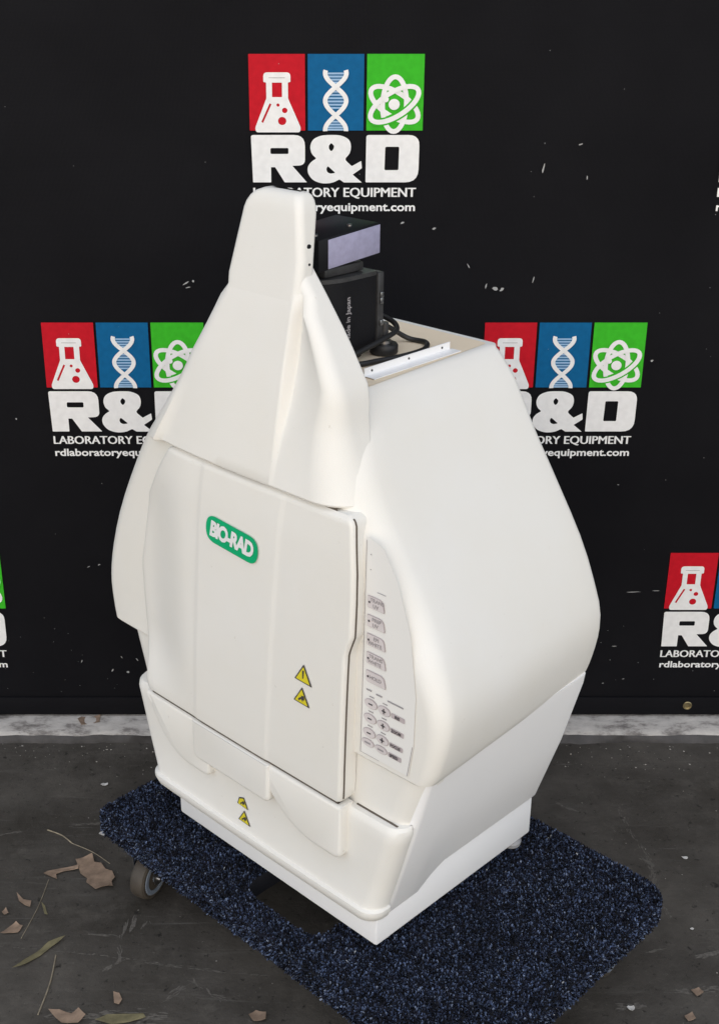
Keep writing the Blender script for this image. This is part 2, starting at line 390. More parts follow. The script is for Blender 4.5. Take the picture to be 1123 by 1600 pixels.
def build_logo():
    L = empty('printed_logo', (0, 0, 0), 0, ban)
    A, B, C, D = -.0022, -.0027, -.0032, -.0037
    lay('red_tile', [F(RECT(65, 82, 374, 505))], A, LOGO_R, L)
    lay('blue_tile', [F(RECT(389, 82, 698, 505))], A, LOGO_B, L)
    lay('green_tile', [F(RECT(714, 82, 1028, 505))], A, LOGO_G, L)
    flask = round_poly([(145, 182), (294, 182), (294, 236), (280, 236, 6), (280, 325, 6), (350, 490, 40), (345, 515, 16), (100, 515, 16), (95, 490, 40), (160, 325, 6), (160, 236, 6), (145, 236)], 22)
    lay('flask_print', [F(flask, RECT(192, 238, 247, 318), round_poly([(178, 352), (188, 358), (140, 462), (130, 456)], 3), disc(224, 362, 9), disc(261, 392, 15), disc(246, 451, 23))], B, LOGO_W, L)
    lay('flask_rim_line', [F(RECT(175, 210, 264, 213))], C, INKG, L)
    # helix
    s1 = []; s2 = []
    yy = [170+ (508-170)*i/60 for i in range(61)]
    for y in yy:
        ph = (y-262)/ (338-262)*math.pi/2 if y < 338 else math.pi/2+(y-338)/(420-338)*math.pi/2
        d = 58*math.sin(ph); s1.append((543+d, y)); s2.append((543-d, y))
    rungs = []
    for y in (188, 205, 222, 238, 288, 306, 324, 342, 360, 378, 455, 471, 487, 500):
        ph = (y-262)/(338-262)*math.pi/2 if y < 338 else math.pi/2+(y-338)/(420-338)*math.pi/2
        d = abs(58*math.sin(ph))-4
        rungs.append(F(RECT(543-d, y-5, 543+d, y+5)))
    lay('helix_rungs', rungs, B, LOGO_LB, L)
    lay('helix_strand', [ST(s1, 25)], C, LOGO_W, L); lay('helix_strand', [ST(s2, 25)], C-.0004, LOGO_W, L)
    # atom
    def orbit(rot, w, off=0): return ST(arcp(868, 358, 152, 66, rot, 0, 360)[:-1], w, True)
    lay('atom_orbit', [orbit(33, 27)], B, LOGO_W, L)
    lay('atom_orbit_gap', [ST(arcp(868, 358, 150, 62, -33, 200, 60), 44)], B-.0003, LOGO_G, L)
    lay('atom_orbit', [orbit(91, 27)], B-.0006, LOGO_W, L)
    lay('atom_orbit_gap', [ST(arcp(868, 358, 152, 66, -33, 10, 165), 45)], B-.0009, LOGO_G, L)
    lay('atom_orbit', [orbit(-33, 27)], B-.0012, LOGO_W, L)
    lay('atom_core', [F(disc(866, 358, 31)), F(disc(820, 330, 16))], B-.0015, LOGO_W, L)
    R = round_poly([(70, 530, 15), (372, 530, 62), (372, 703, 62), (300, 706, 4), (382, 802, 4), (256, 802, 4), (203, 714, 3), (180, 714, 3), (180, 802, 4), (77, 802, 4)], 4)
    Rh = round_poly([(178, 604), (279, 604), (279, 638), (178, 638)], 8)
    Dp = round_poly([(715, 530, 15), (1013, 530, 62), (1011, 802, 75), (713, 802, 6)], 4); Dh = round_poly([(822, 597), (900, 597), (898, 731), (819, 731)], 8)
    amp = round_poly([(515, 529), (575, 531), (622, 556), (632, 598), (622, 640), (592, 668), (635, 708, 4), (688, 678, 4), (692, 720, 4), (640, 757, 4), (693, 803, 4), (592, 803, 4), (566, 785, 6), (525, 806), (465, 810), (413, 789), (386, 748), (386, 710), (408, 681), (436, 664, 8), (408, 638), (399, 594), (415, 555), (458, 533)], 40)
    ah1 = round_poly([(505, 592), (519, 574), (536, 592), (532, 610), (519, 624), (507, 610)], 8); ah2 = round_poly([(500, 707), (543, 747), (515, 752), (497, 744), (491, 724)], 8)
    lay('letter', [F(R, Rh)], B, LOGO_W, L); lay('ampersand', [F(amp, ah1, ah2)], B, LOGO_W, L); lay('letter', [F(Dp, Dh)], B, LOGO_W, L)
    for k_, d_ in enumerate((-2.2, 0, 2.2)): lay('caption', [TX('LABORATORY EQUIPMENT', 79+d_, 999+d_, 834-abs(d_)*.4, 897+abs(d_)*.4, 0)], B-.0001*k_, LOGO_W, L)
    lay('web_address', [TX('rdlaboratoryequipment.com', 80, 998, 921, 987, 2.4)], B, LOGO_W, L)
    return L
L0 = build_logo(); kids = [o for o in COL.objects if o.parent == L0]
for i, (x, z) in enumerate(((-.122, 1.287), (-.499, .840), (.286, .840), (.664, .389), (-.906, .389), (.664, 1.287))):
    if i == 0: L0.location = (x, 0, z); continue
    L = L0.copy(); COL.objects.link(L); L.location = (x, 0, z)
    for k in kids: c = k.copy(); COL.objects.link(c); c.parent = L
# scuffs on the banner
v = []; f = []
def fleck(x, z, a, b, rot):
    n = 9; o = len(v)
    for i in range(n):
        t = 2*math.pi*i/n; r = random.uniform(.6, 1.15); px, pz = a*r*math.cos(t), b*r*math.sin(t)
        v.append((x+px*math.cos(rot)-pz*math.sin(rot), -.0024, z+px*math.sin(rot)+pz*math.cos(rot)))
    f.append(tuple(range(o+n-1, o-1, -1)))
for x, z, a, b, r in ((.284, .905, .0016, .006, -.2), (.300, .901, .005, .0045, .3), (.312, .899, .005, .003, .7), (.252, .94, .001, .006, .5), (.366, .917, .0012, .0065, -.2),
                      (.37, 1.105, .0014, .009, -.2), (.43, 1.145, .004, .0012, .3), (.445, 1.09, .001, .004, 0), (-.24, .91, .007, .0014, .5), (-.236, .903, .006, .001, .2), (-.227, .914, .002, .002, 0),
                      (-.45, .36, .004, .001, .5), (-.43, .364, .003, .0012, .4), (-.48, .15, .001, .004, -.3), (-.42, .13, .002, .005, -.5), (-.39, .126, .003, .003, .3), (-.40, .16, .001, .004, .6), (-.37, .155, .001, .004, .6), (-.36, .12, .002, .0015, 0),
                      (.60, .305, .014, .0008, .04), (.645, .308, .008, .0007, .03), (.575, .185, .006, .0008, 0), (.55, .62, .002, .0015, 0), (.588, .77, .003, .0018, .4), (.60, .11, .003, .0006, .2), (-.47, .62, .002, .0012, .7), (.55, .53, .002, .001, 0), (-.56, .66, .0014, .002, 0),
                      (.135, 1.015, .004, .002, .4), (.19, 1.005, .004, .002, .4), (.56, .10, .002, .001, .2)):
    fleck(x, z, a, b, r)
for i in range(150):
    fleck(random.uniform(-.65, .8), random.choice((random.uniform(.05, 1.35), random.uniform(.05, .25))), random.uniform(.0004, .0012), random.uniform(.0003, .0008), random.uniform(0, 3))
o = mesh('scuff_marks', v, f, plain('scuff', (.34, .34, .34), .7), ban); o['kind'] = 'stuff'

# ------------------------------------------------------------------ device frame
OX, OY, RZ = -.08479, 1.52424, math.radians(-45)
dev = empty('gel_imager', (OX, OY, .15), RZ)
tag(dev, 'tall cream gel imaging cabinet with bell shaped hood standing on the blue carpeted dolly', 'lab instrument')
ZB = .15                                            # local z = world z - ZB
def drop(o):
    for q in o.data.vertices: q.co.z -= ZB
    return o
HW = [(.47, .315), (.48, .3205), (.50, .3275), (.53, .3345), (.555, .338), (.58, .3375), (.605, .331), (.68, .296), (.77, .235), (.815, .203), (.85, .180), (.89, .154), (.912, .133), (.924, .120), (.930, .108)]
YL = [(.47, -.019), (.60, -.019), (.75, -.018), (.815, -.0165), (.85, -.012), (.89, .002), (.93, .024)]
HWL = [(.47, .336), (.50, .343), (.54, .347), (.60, .338), (.68, .312), (.77, .266), (.815, .238), (.85, .209), (.89, .168), (.912, .143), (.924, .126), (.930, .108)]
YD = [(.39, -.042), (.45, -.043), (.60, -.042), (.75, -.037), (.815, -.030)]
C0 = .0
CLf = lambda z: -.112+.030*(z-.39)/.425
CRf = lambda z: .055+.033*(z-.39)/.425
CL, CR = -.112, .055                                # edges of the raised middle column
def smooth01(t): t = max(0, min(1, t)); return t*t*(3-2*t)
def y_lid(x, z): return smoothtab(YL, z)+bow(x-C0)
def y_door(x, z):
    c = smooth01((x-CLf(z))/.012)*smooth01((CRf(z)-x)/.012)
    k_ = smooth01((-x-.11)/.12)*smooth01((z-.41)/.07)*(1-.45*smooth01((z-.70)/.08))
    return smoothtab(YD, z)+bow(x-C0)-.0012*c+.0195*k_
def y_cover(x, z): return -.0275+bow(x-C0)
# plinth and feet
FOOT = plain('grey plastic foot', (.30, .30, .31), .5)
drop(box('plinth', -.195, .235, -.011, .345, .166, .245, PALE, dev, .004))
for x, y in ((-.165, .03), (.208, .026), (-.165, .315), (.218, .318)):
    drop(lathe('foot', [(.012, .1505), (.016, .152), (.017, .158), (.012, .166)], FOOT, dev, 20, Matrix.Translation((x, y, 0))))
# cabinet (side and rear metalwork), slightly tapering to the base
R_ = []
for z, h in ((.2385, .2380), (.2415, .2405), (.36, .278), (.47, .306), (.485, .308)):
    rg = ring(z, C0-h, C0+h, .004, .352, .012, .012, bw=False)
    if z < .3: rg = [(x-(.003 if y < .09 else 0)*(1 if x > 0 else -1)*smooth01((.11-y)/.05), y, w-.027*smooth01((.115-y)/.05)) for x, y, w in rg]
    R_.append(rg)
cab = drop(loft('cabinet', R_, PALE, dev, bottom=False))
# front body between lower cover and hood, cream
R_ = []
for z, h in ((.215, .232), (.36, .272), (.40, .285), (.47, .307), (.49, .308)): R_.append(ring(z, C0-h, C0+h, -.012, .040, .034, .004))
drop(loft('front_shell', R_, CREAM, dev))
# lower cover with rounded lip
R_ = []
for z, h, y in ((.2125, .234, -.022), (.2135, .238, -.0265), (.217, .2415, -.030), (.228, .2455, -.0335), (.2335, .2455, -.033), (.236, .243, -.0285), (.239, .2435, -.0275), (.30, .261, -.0275), (.36, .277, -.0275), (.376, .2815, -.0275), (.384, .2815, -.0255), (.388, .279, -.022)):
    R_.append(ring(z, C0-h, C0+h, y, .006, .026, .002))
cov = drop(loft('base_cover', R_, CREAM, dev))
# pads on the lower cover: middle tongue, left and right pockets
def pocket(xl, xr, zt, zb, rr=.012):
    P = [(xr, zt), ] ; P = [(xl, zt)]
    n = 16
    for i in range(n+1):
        a = math.pi/2*i/n; P.append((xl+.004+(xr-xl-.05)*(1-math.cos(a))**.85, zt-.006-(zt-.006-zb)*math.sin(a)**1.1))
    P += [(xr-rr, zb)]
    for i in range(1, 6): a = math.pi/2*i/5; P.append((xr-rr+rr*math.sin(a), zb+rr*(1-math.cos(a))))
    P += [(xr, zt)]
    return P
def flip(P): return P[::-1]
drop(pad('pocket_panel', pocket(-.228, -.082, .392, .302), y_cover, .012, .01, .006, CREAM, dev))
drop(pad('pocket_panel', pocket(.030, .192, .393, .306), y_cover, .0145, .01, .006, CREAM, dev))
drop(pad('tongue_panel', round_poly([(CL, .394, .001), (CL, .330, .012), (CR, .330, .012), (CR, .394, .001)], .01), y_cover, .0175, .01, .005, CREAM, dev))
# hood
R_ = []
def hood_ring(z, d=0, yadd=0):
    h = smoothtab(HW, z)-d; hl = smoothtab(HWL, z)-d
    return ring(z, C0-hl, C0+h, smoothtab(YL, z)+yadd, .362-d, lerp([(.47, .018), (.56, .024), (.7, .04), (.93, .05)], z), .014, .060)
R_.append([(x, y, .4705) for x, y, z in hood_ring(.472, .006, .005)])
R_.append([(x, y, .4712) for x, y, z in hood_ring(.472, .003, .002)])
for z in (.474, .48, .49, .50, .515, .53, .545, .56, .58, .60, .63, .66, .69, .72, .75, .78, .80, .815, .83, .85, .87, .89, .90, .91, .917, .922, .926): R_.append(hood_ring(z))
R_.append([(x, y, .9290) for x, y, z in hood_ring(.93, -.004)]); R_.append([(x, y, .930) for x, y, z in hood_ring(.93, .002)])
hood = drop(loft('hood', R_, CREAM, dev, 30))
# tan deck of the hood on which the camera stands
deck_poly = round_poly([(-.103, .066), (.113, .066), (.094, .352), (-.088, .352)], .008)
vv = [(x, y, .9308) for x, y in deck_poly]; drop(mesh('hood_deck', vv, [tuple(range(len(vv)))], TAN, dev))
# flared facade behind the tower
R_ = []
FR = [(.815, .190), (.85, .172), (.90, .152), (.944, .149), (1.00, .1125), (1.05, .078), (1.09, .050)]
FL = [(.815, .224), (.85, .199), (.90, .163), (.944, .134), (1.00, .100), (1.05, .0725), (1.09, .060)]
FY = [(.815, -.0355), (.95, -.0092), (1.03, .0072), (1.06, .0150), (1.09, .026)]
FB = [(.815, .03), (.90, .050), (.944, .054), (1.0, .054), (1.05, .050), (1.09, .046)]
RF = [(.815, .055), (.88, .038), (.95, .020), (1.05, .012)]
def fx_(a, b, rf):
    a += rf; b -= rf
    return [a+(.054-a)*i/16 for i in range(17)]+[.056, .0577, .0593, .061, .0627, .0643, .066]+[.068+(b-.068)*i/12 for i in range(13)]
DIP = [(.815, 0), (.86, .003), (.925, .0135), (.97, .016), (1.02, .014), (1.085, 0)]
for z in (.8135, .8145, .817, .83, .85, .87, .89, .91, .93, .95, .97, .99, 1.01, 1.03, 1.05, 1.07, 1.09):
    e = {.8135: .004, .8145: .0015}.get(z, 0); hr, hl = lerp(FR, z)-e, smoothtab(FL, z)-e; dp = lerp(DIP, z)
    def dip(x, dp=dp, hr=hr, hl=hl, z=z):
        if x < .056: return lerp([(.815, .014), (.90, .006), (.96, 0)], z)*max(0, (-x-.03)/max(.01, hl-.04))**2
        return dp*max(0, 1-(x-.066)/max(.012, hr-.079)) if x > .066 else dp*smooth01((x-.056)/.010)
    R_.append(ring(z, -hl, hr, lerp(FY, z)+e, lerp(FB, z)-e, lerp(RF, z), .004, dip=dip, fx=fx_(-hl, hr, lerp(RF, z))))
fac = drop(loft('flared_facade', R_, CREAM, dev, 35))
# tower column with the head
TL = [(.815, -.06), (1.00, -.06), (1.05, -.0715), (1.16, -.052)]; TR = [(.815, .050), (.95, .050), (1.00, .054), (1.04, .062), (1.08, .064), (1.16, .046)]
TYF = [(.815, -.034), (.95, -.008), (1.05, .012), (1.166, .034)]; TYB = [(.815, .02), (.93, .04), (1.05, .040), (1.085, .043), (1.166, .069)]
R_ = []
for z, e in ((.8135, .005), (.8145, .002), (.817, 0), (.85, 0), (.88, 0), (.91, 0), (.94, 0), (.97, 0), (1.0, 0), (1.03, 0), (1.06, 0), (1.09, 0), (1.12, 0), (1.142, .0), (1.150, .001), (1.157, .0035), (1.1625, .008), (1.166, .015), (1.167, .024)):
    R_.append(ring(z, lerp(TL, z)+e*1.3, lerp(TR, z)-e*.7, lerp(TYF, z)+e*.6, lerp(TYB, z)-e*.5, .010, .006, 0, False, nc=8))
tow = drop(loft('tower', R_, CREAM, dev, 35))
for yy_, zz_, rr_ in ((.0375, 1.106, .0034), (.034, 1.086, .0016)):
    M = Matrix.Translation((.0562 if zz_ > 1.1 else .0605, yy_, zz_)) @ Matrix.Rotation(math.radians(96), 4, 'Y')
    drop(lathe('screw_hole', [(rr_, 0), (rr_, .0022), (rr_*.7, .0026)], BLK, dev, 16, M))
# door with raised column and finger notch on its right edge
XR = [(.397, .186), (.405, .191), (.42, .192), (.60, .197), (.626, .198), (.634, .200), (.648, .205), (.655, .2075), (.70, .208), (.745, .2065), (.80, .199), (.806, .196), (.8105, .190)]
XL = [(.397, -.218), (.405, -.223), (.48, -.241), (.60, -.246), (.72, -.220), (.80, -.164), (.806, -.160), (.8105, -.152)]
zs = [.397, .3985, .401, .405, .42, .45, .48, .51, .54, .57, .59, .605, .613, .62, .626, .632, .638, .644, .649, .654, .66, .68, .70, .72, .74, .76, .775, .79, .80, .805, .808, .8095, .8105]
v = []; f = []; NX = 64
us = sorted(set([i/NX for i in range(NX+1)]))
EDGEL = [(0, .030), (0, .006), (.0012, .003), (.0035, .001), (.008, .0002)]
EDGE = [(0, .030), (0, .004), (.0008, .0018), (.002, .0006), (.004, 0)]
for z in zs:
    xl, xr = lerp(XL, z), lerp(XR, z)
    ed = min(z-.397, .8105-z); zb = .006*(1-smooth01(ed/.006))**2
    row = [(xl+a, y_door(xl+a, z)+b) for a, b in EDGEL]
    mid = [xl+.022+(xr-xl-.028)*u for u in us]
    mid += [CLf(z)+.012*k/6 for k in range(7)]+[CRf(z)-.012*k/6 for k in range(7)]
    # keep the column count constant: replace by sorted list
    row += [(x, y_door(x, z)) for x in sorted(mid)]
    row += [(xr-a, y_door(xr-a, z)+b) for a, b in reversed(EDGE)]
    v += [(x, y+zb, z) for x, y in row]; NC = len(row)
top = [(x, y+.03, z) for x, y, z in v[-NC:]]; bot = [(x, y+.025, z) for x, y, z in v[:NC]]
v = bot+v+top
for j in range(len(zs)+1):
    for i in range(NC-1): a = j*NC+i; f.append((a, a+1, a+NC+1, a+NC))
door = drop(mesh('door', v, f, CREAM, dev, 40))
SEAM_SHADE = plain('brown seam shade', (.10, .078, .060), .7)  # dark brown stands in for the shade inside the gaps
def strip(name, pts, w, parent=dev):
    # narrow dark strip painting a gap's shade, follows points (x, y, z), w deep in y
    v_ = []; f_ = []
    for i, (x, y, z, dx, dz) in enumerate(pts): v_ += [(x, y, z), (x+dx, y, z+dz), (x+dx, y+w, z+dz), (x, y+w, z)]
    for i in range(len(pts)-1):
        for k in range(4): a = i*4+k; b = i*4+(k+1) % 4; f_.append((a, b, b+4, a+4))
    return drop(mesh(name, v_, f_, SEAM_SHADE, parent))
strip('door_gap_shade', [(lerp(XR, z), y_door(lerp(XR, z), z)+.0065, z, .0012, 0) for z in zs[3:-2]], .0020)  # shade of the door gap, drawn as a thin dark strip
strip('seam_shade', [(-.150+.318*i/30, y_door(-.150+.318*i/30, .8105)+.0062, .8100, 0, .0040) for i in range(31)], .010)  # shade in the open seams, put in as dark strips
strip('seam_shade', [(-.214+.398*i/30, y_door(-.214+.398*i/30, .397)+.0045, .3942, 0, .0032) for i in range(31)], .010)
strip('seam_shade', [(.196+.072*i/8, -.0142+bow(.19+.078*i/8), .3872, 0, .0022) for i in range(9)], .0022)
# badge on the door
def decal(name, me_or_poly, yfun, eps, mat, parent, x=0, z=0, rot=0, kx=1):
    """flat print carried on a curved surface"""
    if isinstance(me_or_poly, list): me = fill_mesh([me_or_poly])
    else: me = me_or_poly
    c, s = math.cos(rot), math.sin(rot)
    for q in me.vertices:
        px, pz = q.co.x*c-q.co.y*s, q.co.x*s+q.co.y*c; X, Z = x+px*kx, z+pz; q.co = (X, yfun(X, Z)-eps, Z)
    me.name = name
    bm = bmesh.new(); bm.from_mesh(me)
    for q in bm.faces:
        q.normal_update()
        if q.normal.y > 0: q.normal_flip()
    bm.to_mesh(me); bm.free()
    o = link(name, me, mat, parent); return drop(o) if parent else o
def capsule(w, h, r): return round_poly([(-w/2, -h/2), (w/2, -h/2), (w/2, h/2), (-w/2, h/2)], r, 8)
BX, BZ, BR = -.0105, .7205, math.radians(-4.5)
badge = decal('badge', capsule(.104, .0385, .019), y_door, .0022, GREEN, dev, BX, BZ, BR)
badge['label'] = 'green badge with white lettering'
me = text_mesh('BIO-RAD', .030, .0016, .80, .12, .88)
t_ = decal('badge_lettering', me, y_door, .0030, WHITE, None, BX, BZ, BR); drop(t_); t_.parent = badge
# warning triangles
def warning(px, pz, yfun, size, bolt, eps=.0012, cut=False):
    tri = round_poly([(-size*.58, -size*.5), (size*.58, -size*.5), (0, size*.5)], size*.06)
    if cut: tri = round_poly([(-size*.58, -size*.5), (size*.58, -size*.5), (size*.10, size*.35), (-size*.40, size*.12)], size*.04)
    a = decal('warning_sticker', [p for p in tri], yfun, eps, INK, dev, px, pz, -.04)
    b = decal('yellow_field', [(p[0]*.80, p[1]*.80-size*.035) for p in tri], yfun, eps+.0005, YELL, None, px, pz, -.04); drop(b); b.parent = a
    if bolt == '!': sh = [(-.05, .24), (.06, .24), (.035, -.2), (-.03, -.2)]
    else: sh = [(-.22, -.18), (.02, .02), (-.04, .06), (.2, .12), (.24, -.1), (.1, -.16), (.12, -.28), (-.02, -.12), (-.16, -.3)]
    c = decal('warning_symbol', [(x*size, y*size-size*.06) for x, y in sh], yfun, eps+.001, INK, None, px, pz, -.04); drop(c); c.parent = a
warning(.1265, .5735, y_door, .028, '!'); warning(.1235, .539, y_door, .026, 'x')
warning(-.019, .2885, y_cover, .021, 'x', cut=True); warning(-.0165, .2615, y_cover, .023, 'x')
# control panel on the hood to the right of the door
pan = [(.2075, .4815), (.2885, .4815, .004), (.2955, .53), (.2965, .60), (.285, .68), (.262, .745), (.238, .782), (.2115, .790), ]
PANEL = decal('control_panel', round_poly(pan, .004), y_lid, .0012, FILM, dev)
def on_panel(name, poly_or_me, mat, x, z, eps=.002, rot=0, kx=1, par=None):
    o = decal(name, poly_or_me, y_lid, eps, mat, None, x, z, rot, kx); drop(o); o.parent = par or PANEL; return o
on_panel('panel_edge_line', [(.2072, .4815), (.2080, .4815), (.2124, .785), (.2116, .785)], INKG, 0, 0, .0018)
on_panel('panel_edge_line', [(.2865, .4815), (.2873, .4815), (.2945, .528), (.2937, .528)], INKG, 0, 0, .0018)
on_panel('panel_edge_line', [(.2075, .4812), (.240, .4812), (.240, .4818), (.2075, .4818)], INKG, 0, 0, .0018)
BTNX = .2155
for k, (a, b) in enumerate((('TRANS', 'UV'), ('PREP', 'UV'), ('EPI', 'WHITE'), ('TRANS', 'WHITE'), ('HOLD', ''))):
    zc = .7045-.0262*k; w = (.0285, .0300, .0315, .0330, .0335)[k]
    bt = on_panel('button', round_poly([(0, -.0085), (w, -.0085), (w-.003, .0085, .007), (0, .0085)], .0025), BTN, BTNX, zc)
    inn = on_panel('button_face', round_poly([(.0007, -.0078), (w-.0008, -.0078), (w-.0036, .0078, .007), (.0007, .0078)], .0022), plain('button face', (.66, .61, .61), .45), BTNX, zc, .0026, par=PANEL)
    on_panel('button_dot', disc(.004, 0, .0016, 10), INK, BTNX, zc, .0032)
    if b: on_panel('button_lettering', text_mesh(a, .0072, .00012), INKG, BTNX+.0165, zc+.0036, .0032); on_panel('button_lettering', text_mesh(b, .0072, .00012), INKG, BTNX+.0145, zc-.0038, .0032)
    else: on_panel('button_lettering', text_mesh(a, .0072, .00012), INKG, BTNX+.0165, zc, .0032)
for x0, x1, z in ((.2165, .2255, .5795), (.233, .243, .5785), (.252, .278, .577)): on_panel('panel_caption', [(x0, z-.0011), (x1, z-.0011), (x1, z+.0011), (x0, z+.0011)], INKG, 0, 0)
for k, nm in enumerate(('IRIS', 'ZOOM', 'FOCUS', 'SPEED')):
    zc = (.5605, .5385, .5165, .5010)[k]; x0 = (.2155, .2145, .2135, .2115)[k]; ry = .0072 if k < 3 else .0060
    FC = plain('button face', (.66, .61, .61), .45)
    for q in (0, 1):
        x = x0+.0092+q*.0225; zz = zc-.0006*q
        bt = on_panel('button', disc(0, 0, .0108, 24, ry), BTN, x, zz); on_panel('button_face', disc(0, 0, .0100, 24, ry-.0008), FC, x, zz, .0026)
        if k == 3: on_panel('button_lettering', [(-.005, -.0012), (.005, -.0012), (.005, .0012), (-.005, .0012)], INKG, x, zz, .0032)
        else:
            on_panel('minus_sign' if q == 0 else 'plus_sign', [(-.0034, -.0009), (.0034, -.0009), (.0034, .0009), (-.0034, .0009)], INK, x, zz, .0032)
            if q: on_panel('plus_sign', [(-.0009, -.0038), (.0009, -.0038), (.0009, .0038), (-.0009, .0038)], INK, x, zz, .0033)
            on_panel('panel_caption', [(-.004, -.0007), (.004, -.0007), (.004, .0007), (-.004, .0007)], INKG, x+.001, zz+.0105)
    on_panel('name_plate', capsule(.022, .0072, .002), BTN, x0+.0545, zc-.0012)
    on_panel('name_plate_lettering', text_mesh(nm, .0062, .0002, .85), INK, x0+.0535, zc-.0012, .0028)
for x, z in ((.2195, .768), (.2195, .748)): on_panel('indicator_dot', disc(0, 0, .0009, 10), INKG, x, z)
on_panel('panel_caption', [(.231, .7205), (.245, .7205), (.245, .7213), (.231, .7213)], INKG, 0, 0)

# ------------------------------------------------------------------ deck hardware of the imager: white bracket strip
bk = drop(mesh('bracket_strip', [(.083, .112, .9312), (.079, .288, .9312), (.079, .288, .9425), (.083, .112, .9425), (.0815, .112, .9312), (.0775, .288, .9312), (.0775, .288, .9425), (.0815, .112, .9425),
                                 (.100, .112, .9312), (.096, .292, .9312), (.100, .112, .9322), (.096, .292, .9322), (.083, .112, .9322), (.079, .292, .9322)],
                [(0, 1, 2, 3), (5, 4, 7, 6), (3, 2, 6, 7), (0, 3, 7, 4), (1, 5, 6, 2), (12, 13, 11, 10), (10, 11, 9, 8)], PALE, dev))
for t_ in (.08, .5, .9):
    y = .112+.176*t_; x = .083-.004*t_
    h = drop(lathe('bracket_hole', [(.0016, 0), (.0016, .0008)], DGREY, None, 12, Matrix.Translation((x-.0002, y, .9375)) @ Matrix.Rotation(math.pi/2, 4, 'Y'))); h.parent = bk

# ------------------------------------------------------------------ camera standing on the deck behind the tower
ZD = .9312
cm = empty('camera_unit', (OX, OY, ZD), RZ); tag(cm, 'black camera block with lavender label plate standing behind the cream tower', 'camera')
def cdrop(o):
    for q in o.data.vertices: q.co.z -= ZD
    return o
P = round_poly([(-.055, .092, .006), (.018, .092, .022), (.030, .122, .015), (.030, .190, .003), (-.055, .190, .006)], .004)
R_ = [[(x, y, z) for x, y in P] for z in (.948, 1.043)]
cdrop(loft('body', R_, BLK, cm, 30))
R_ = [[(x, y, z) for x, y in inset(P, e)] for z, e in ((1.0434, .001), (1.0434, -.001), (1.049, -.001), (1.049, .002))]
cdrop(loft('top_plate', R_, DGREY, cm, 30))
cdrop(box('neck', -.045, .018, .105, .178, 1.0494, 1.062, DGREY, cm, .003))
cdrop(box('optical_block', -.052, .028, .084, .196, 1.0625, 1.104, BLK, cm, .002))
lp = cdrop(box('label_plate', .0282, .0294, .100, .1955, 1.0645, 1.1015, LAV, cm, .0004))
for y, x in ((.098, .008), (.16, .008)):
    cdrop(lathe('screw', [(.0035, 1.1042), (.0035, 1.106), (.002, 1.1066)], STEEL, cm, 12, Matrix.Translation((x, y, 0))))
for o_ in [q for q in COL.objects if q.parent == cm and q.name.split('.')[0] in ('optical_block', 'label_plate', 'screw')]:
    for q in o_.data.vertices: q.co.z += .075*(q.co.y-.10)
cdrop(box('mounting_bracket', .012, .0315, .1915, .203, .952, 1.046, DGREY, cm, .0015))
for z in (.974, 1.004, 1.012): cdrop(box('connector', .0318, .0345, .194, .200, z, z+.008, STEEL, cm, .001))
cdrop(box('lens_collar', -.04, .02, .11, .175, ZD+.0004, .9476, RUB, cm, .004))
me = text_mesh('Made in Japan', .011, .00025)
for q in me.vertices: x, y = q.co.x, q.co.y; q.co = (.0304+.0, .136-y, .992+x)
o = cdrop(link('lettering', me, INKG, cm))
# knob post in front of the camera
kn = empty('thumb_knob', (OX, OY, ZD), RZ); tag(kn, 'round black knob on a short grey post beside the camera cable', 'knob')
KX, KY = .026, .211
def kdrop(o):
    for q in o.data.vertices: q.co.z -= ZD
    return o
M = Matrix.Translation((KX, KY, 0))
kdrop(lathe('knob', [(.014, .9316), (.0185, .9322), (.0195, .934), (.0195, .943), (.018, .9455), (.010, .946)], RUB, kn, 28, M))
kdrop(lathe('collar', [(.010, .9462), (.010, .950), (.006, .951)], STEEL, kn, 20, M))
kdrop(lathe('post', [(.006, .9512), (.006, .974), (.005, .975)], DGREY, kn, 16, M))
# cables
def cab_pts(L): return [(OX+x*math.cos(RZ)-y*math.sin(RZ), OY+x*math.sin(RZ)+y*math.cos(RZ), z) for x, y, z in L]
c1 = tube('power_cable', cab_pts([(.0, .212, .975), (.0, .250, .955), (.012, .277, .9365), (.040, .282, .9352), (.060, .258, .9352), (.064, .225, .9352), (.060, .190, .9352), (.054, .165, .9352), (.048, .140, .9352), (.030, .115, .9352), (.01, .09, .9352)]), .0036, RUB)
tag(c1, 'black cable looping across the beige deck around the knob', 'cable')
c2 = tube('camera_cable', cab_pts([(-.03, .196, .985), (-.02, .232, .977), (.010, .243, .968), (.0335, .228, .962), (.042, .195, .9585), (.046, .155, .9535), (.046, .12, .949), (.03, .09, .945)]), .0038, RUB)
tag(c2, 'black cable running straight along the foot of the camera block', 'cable')

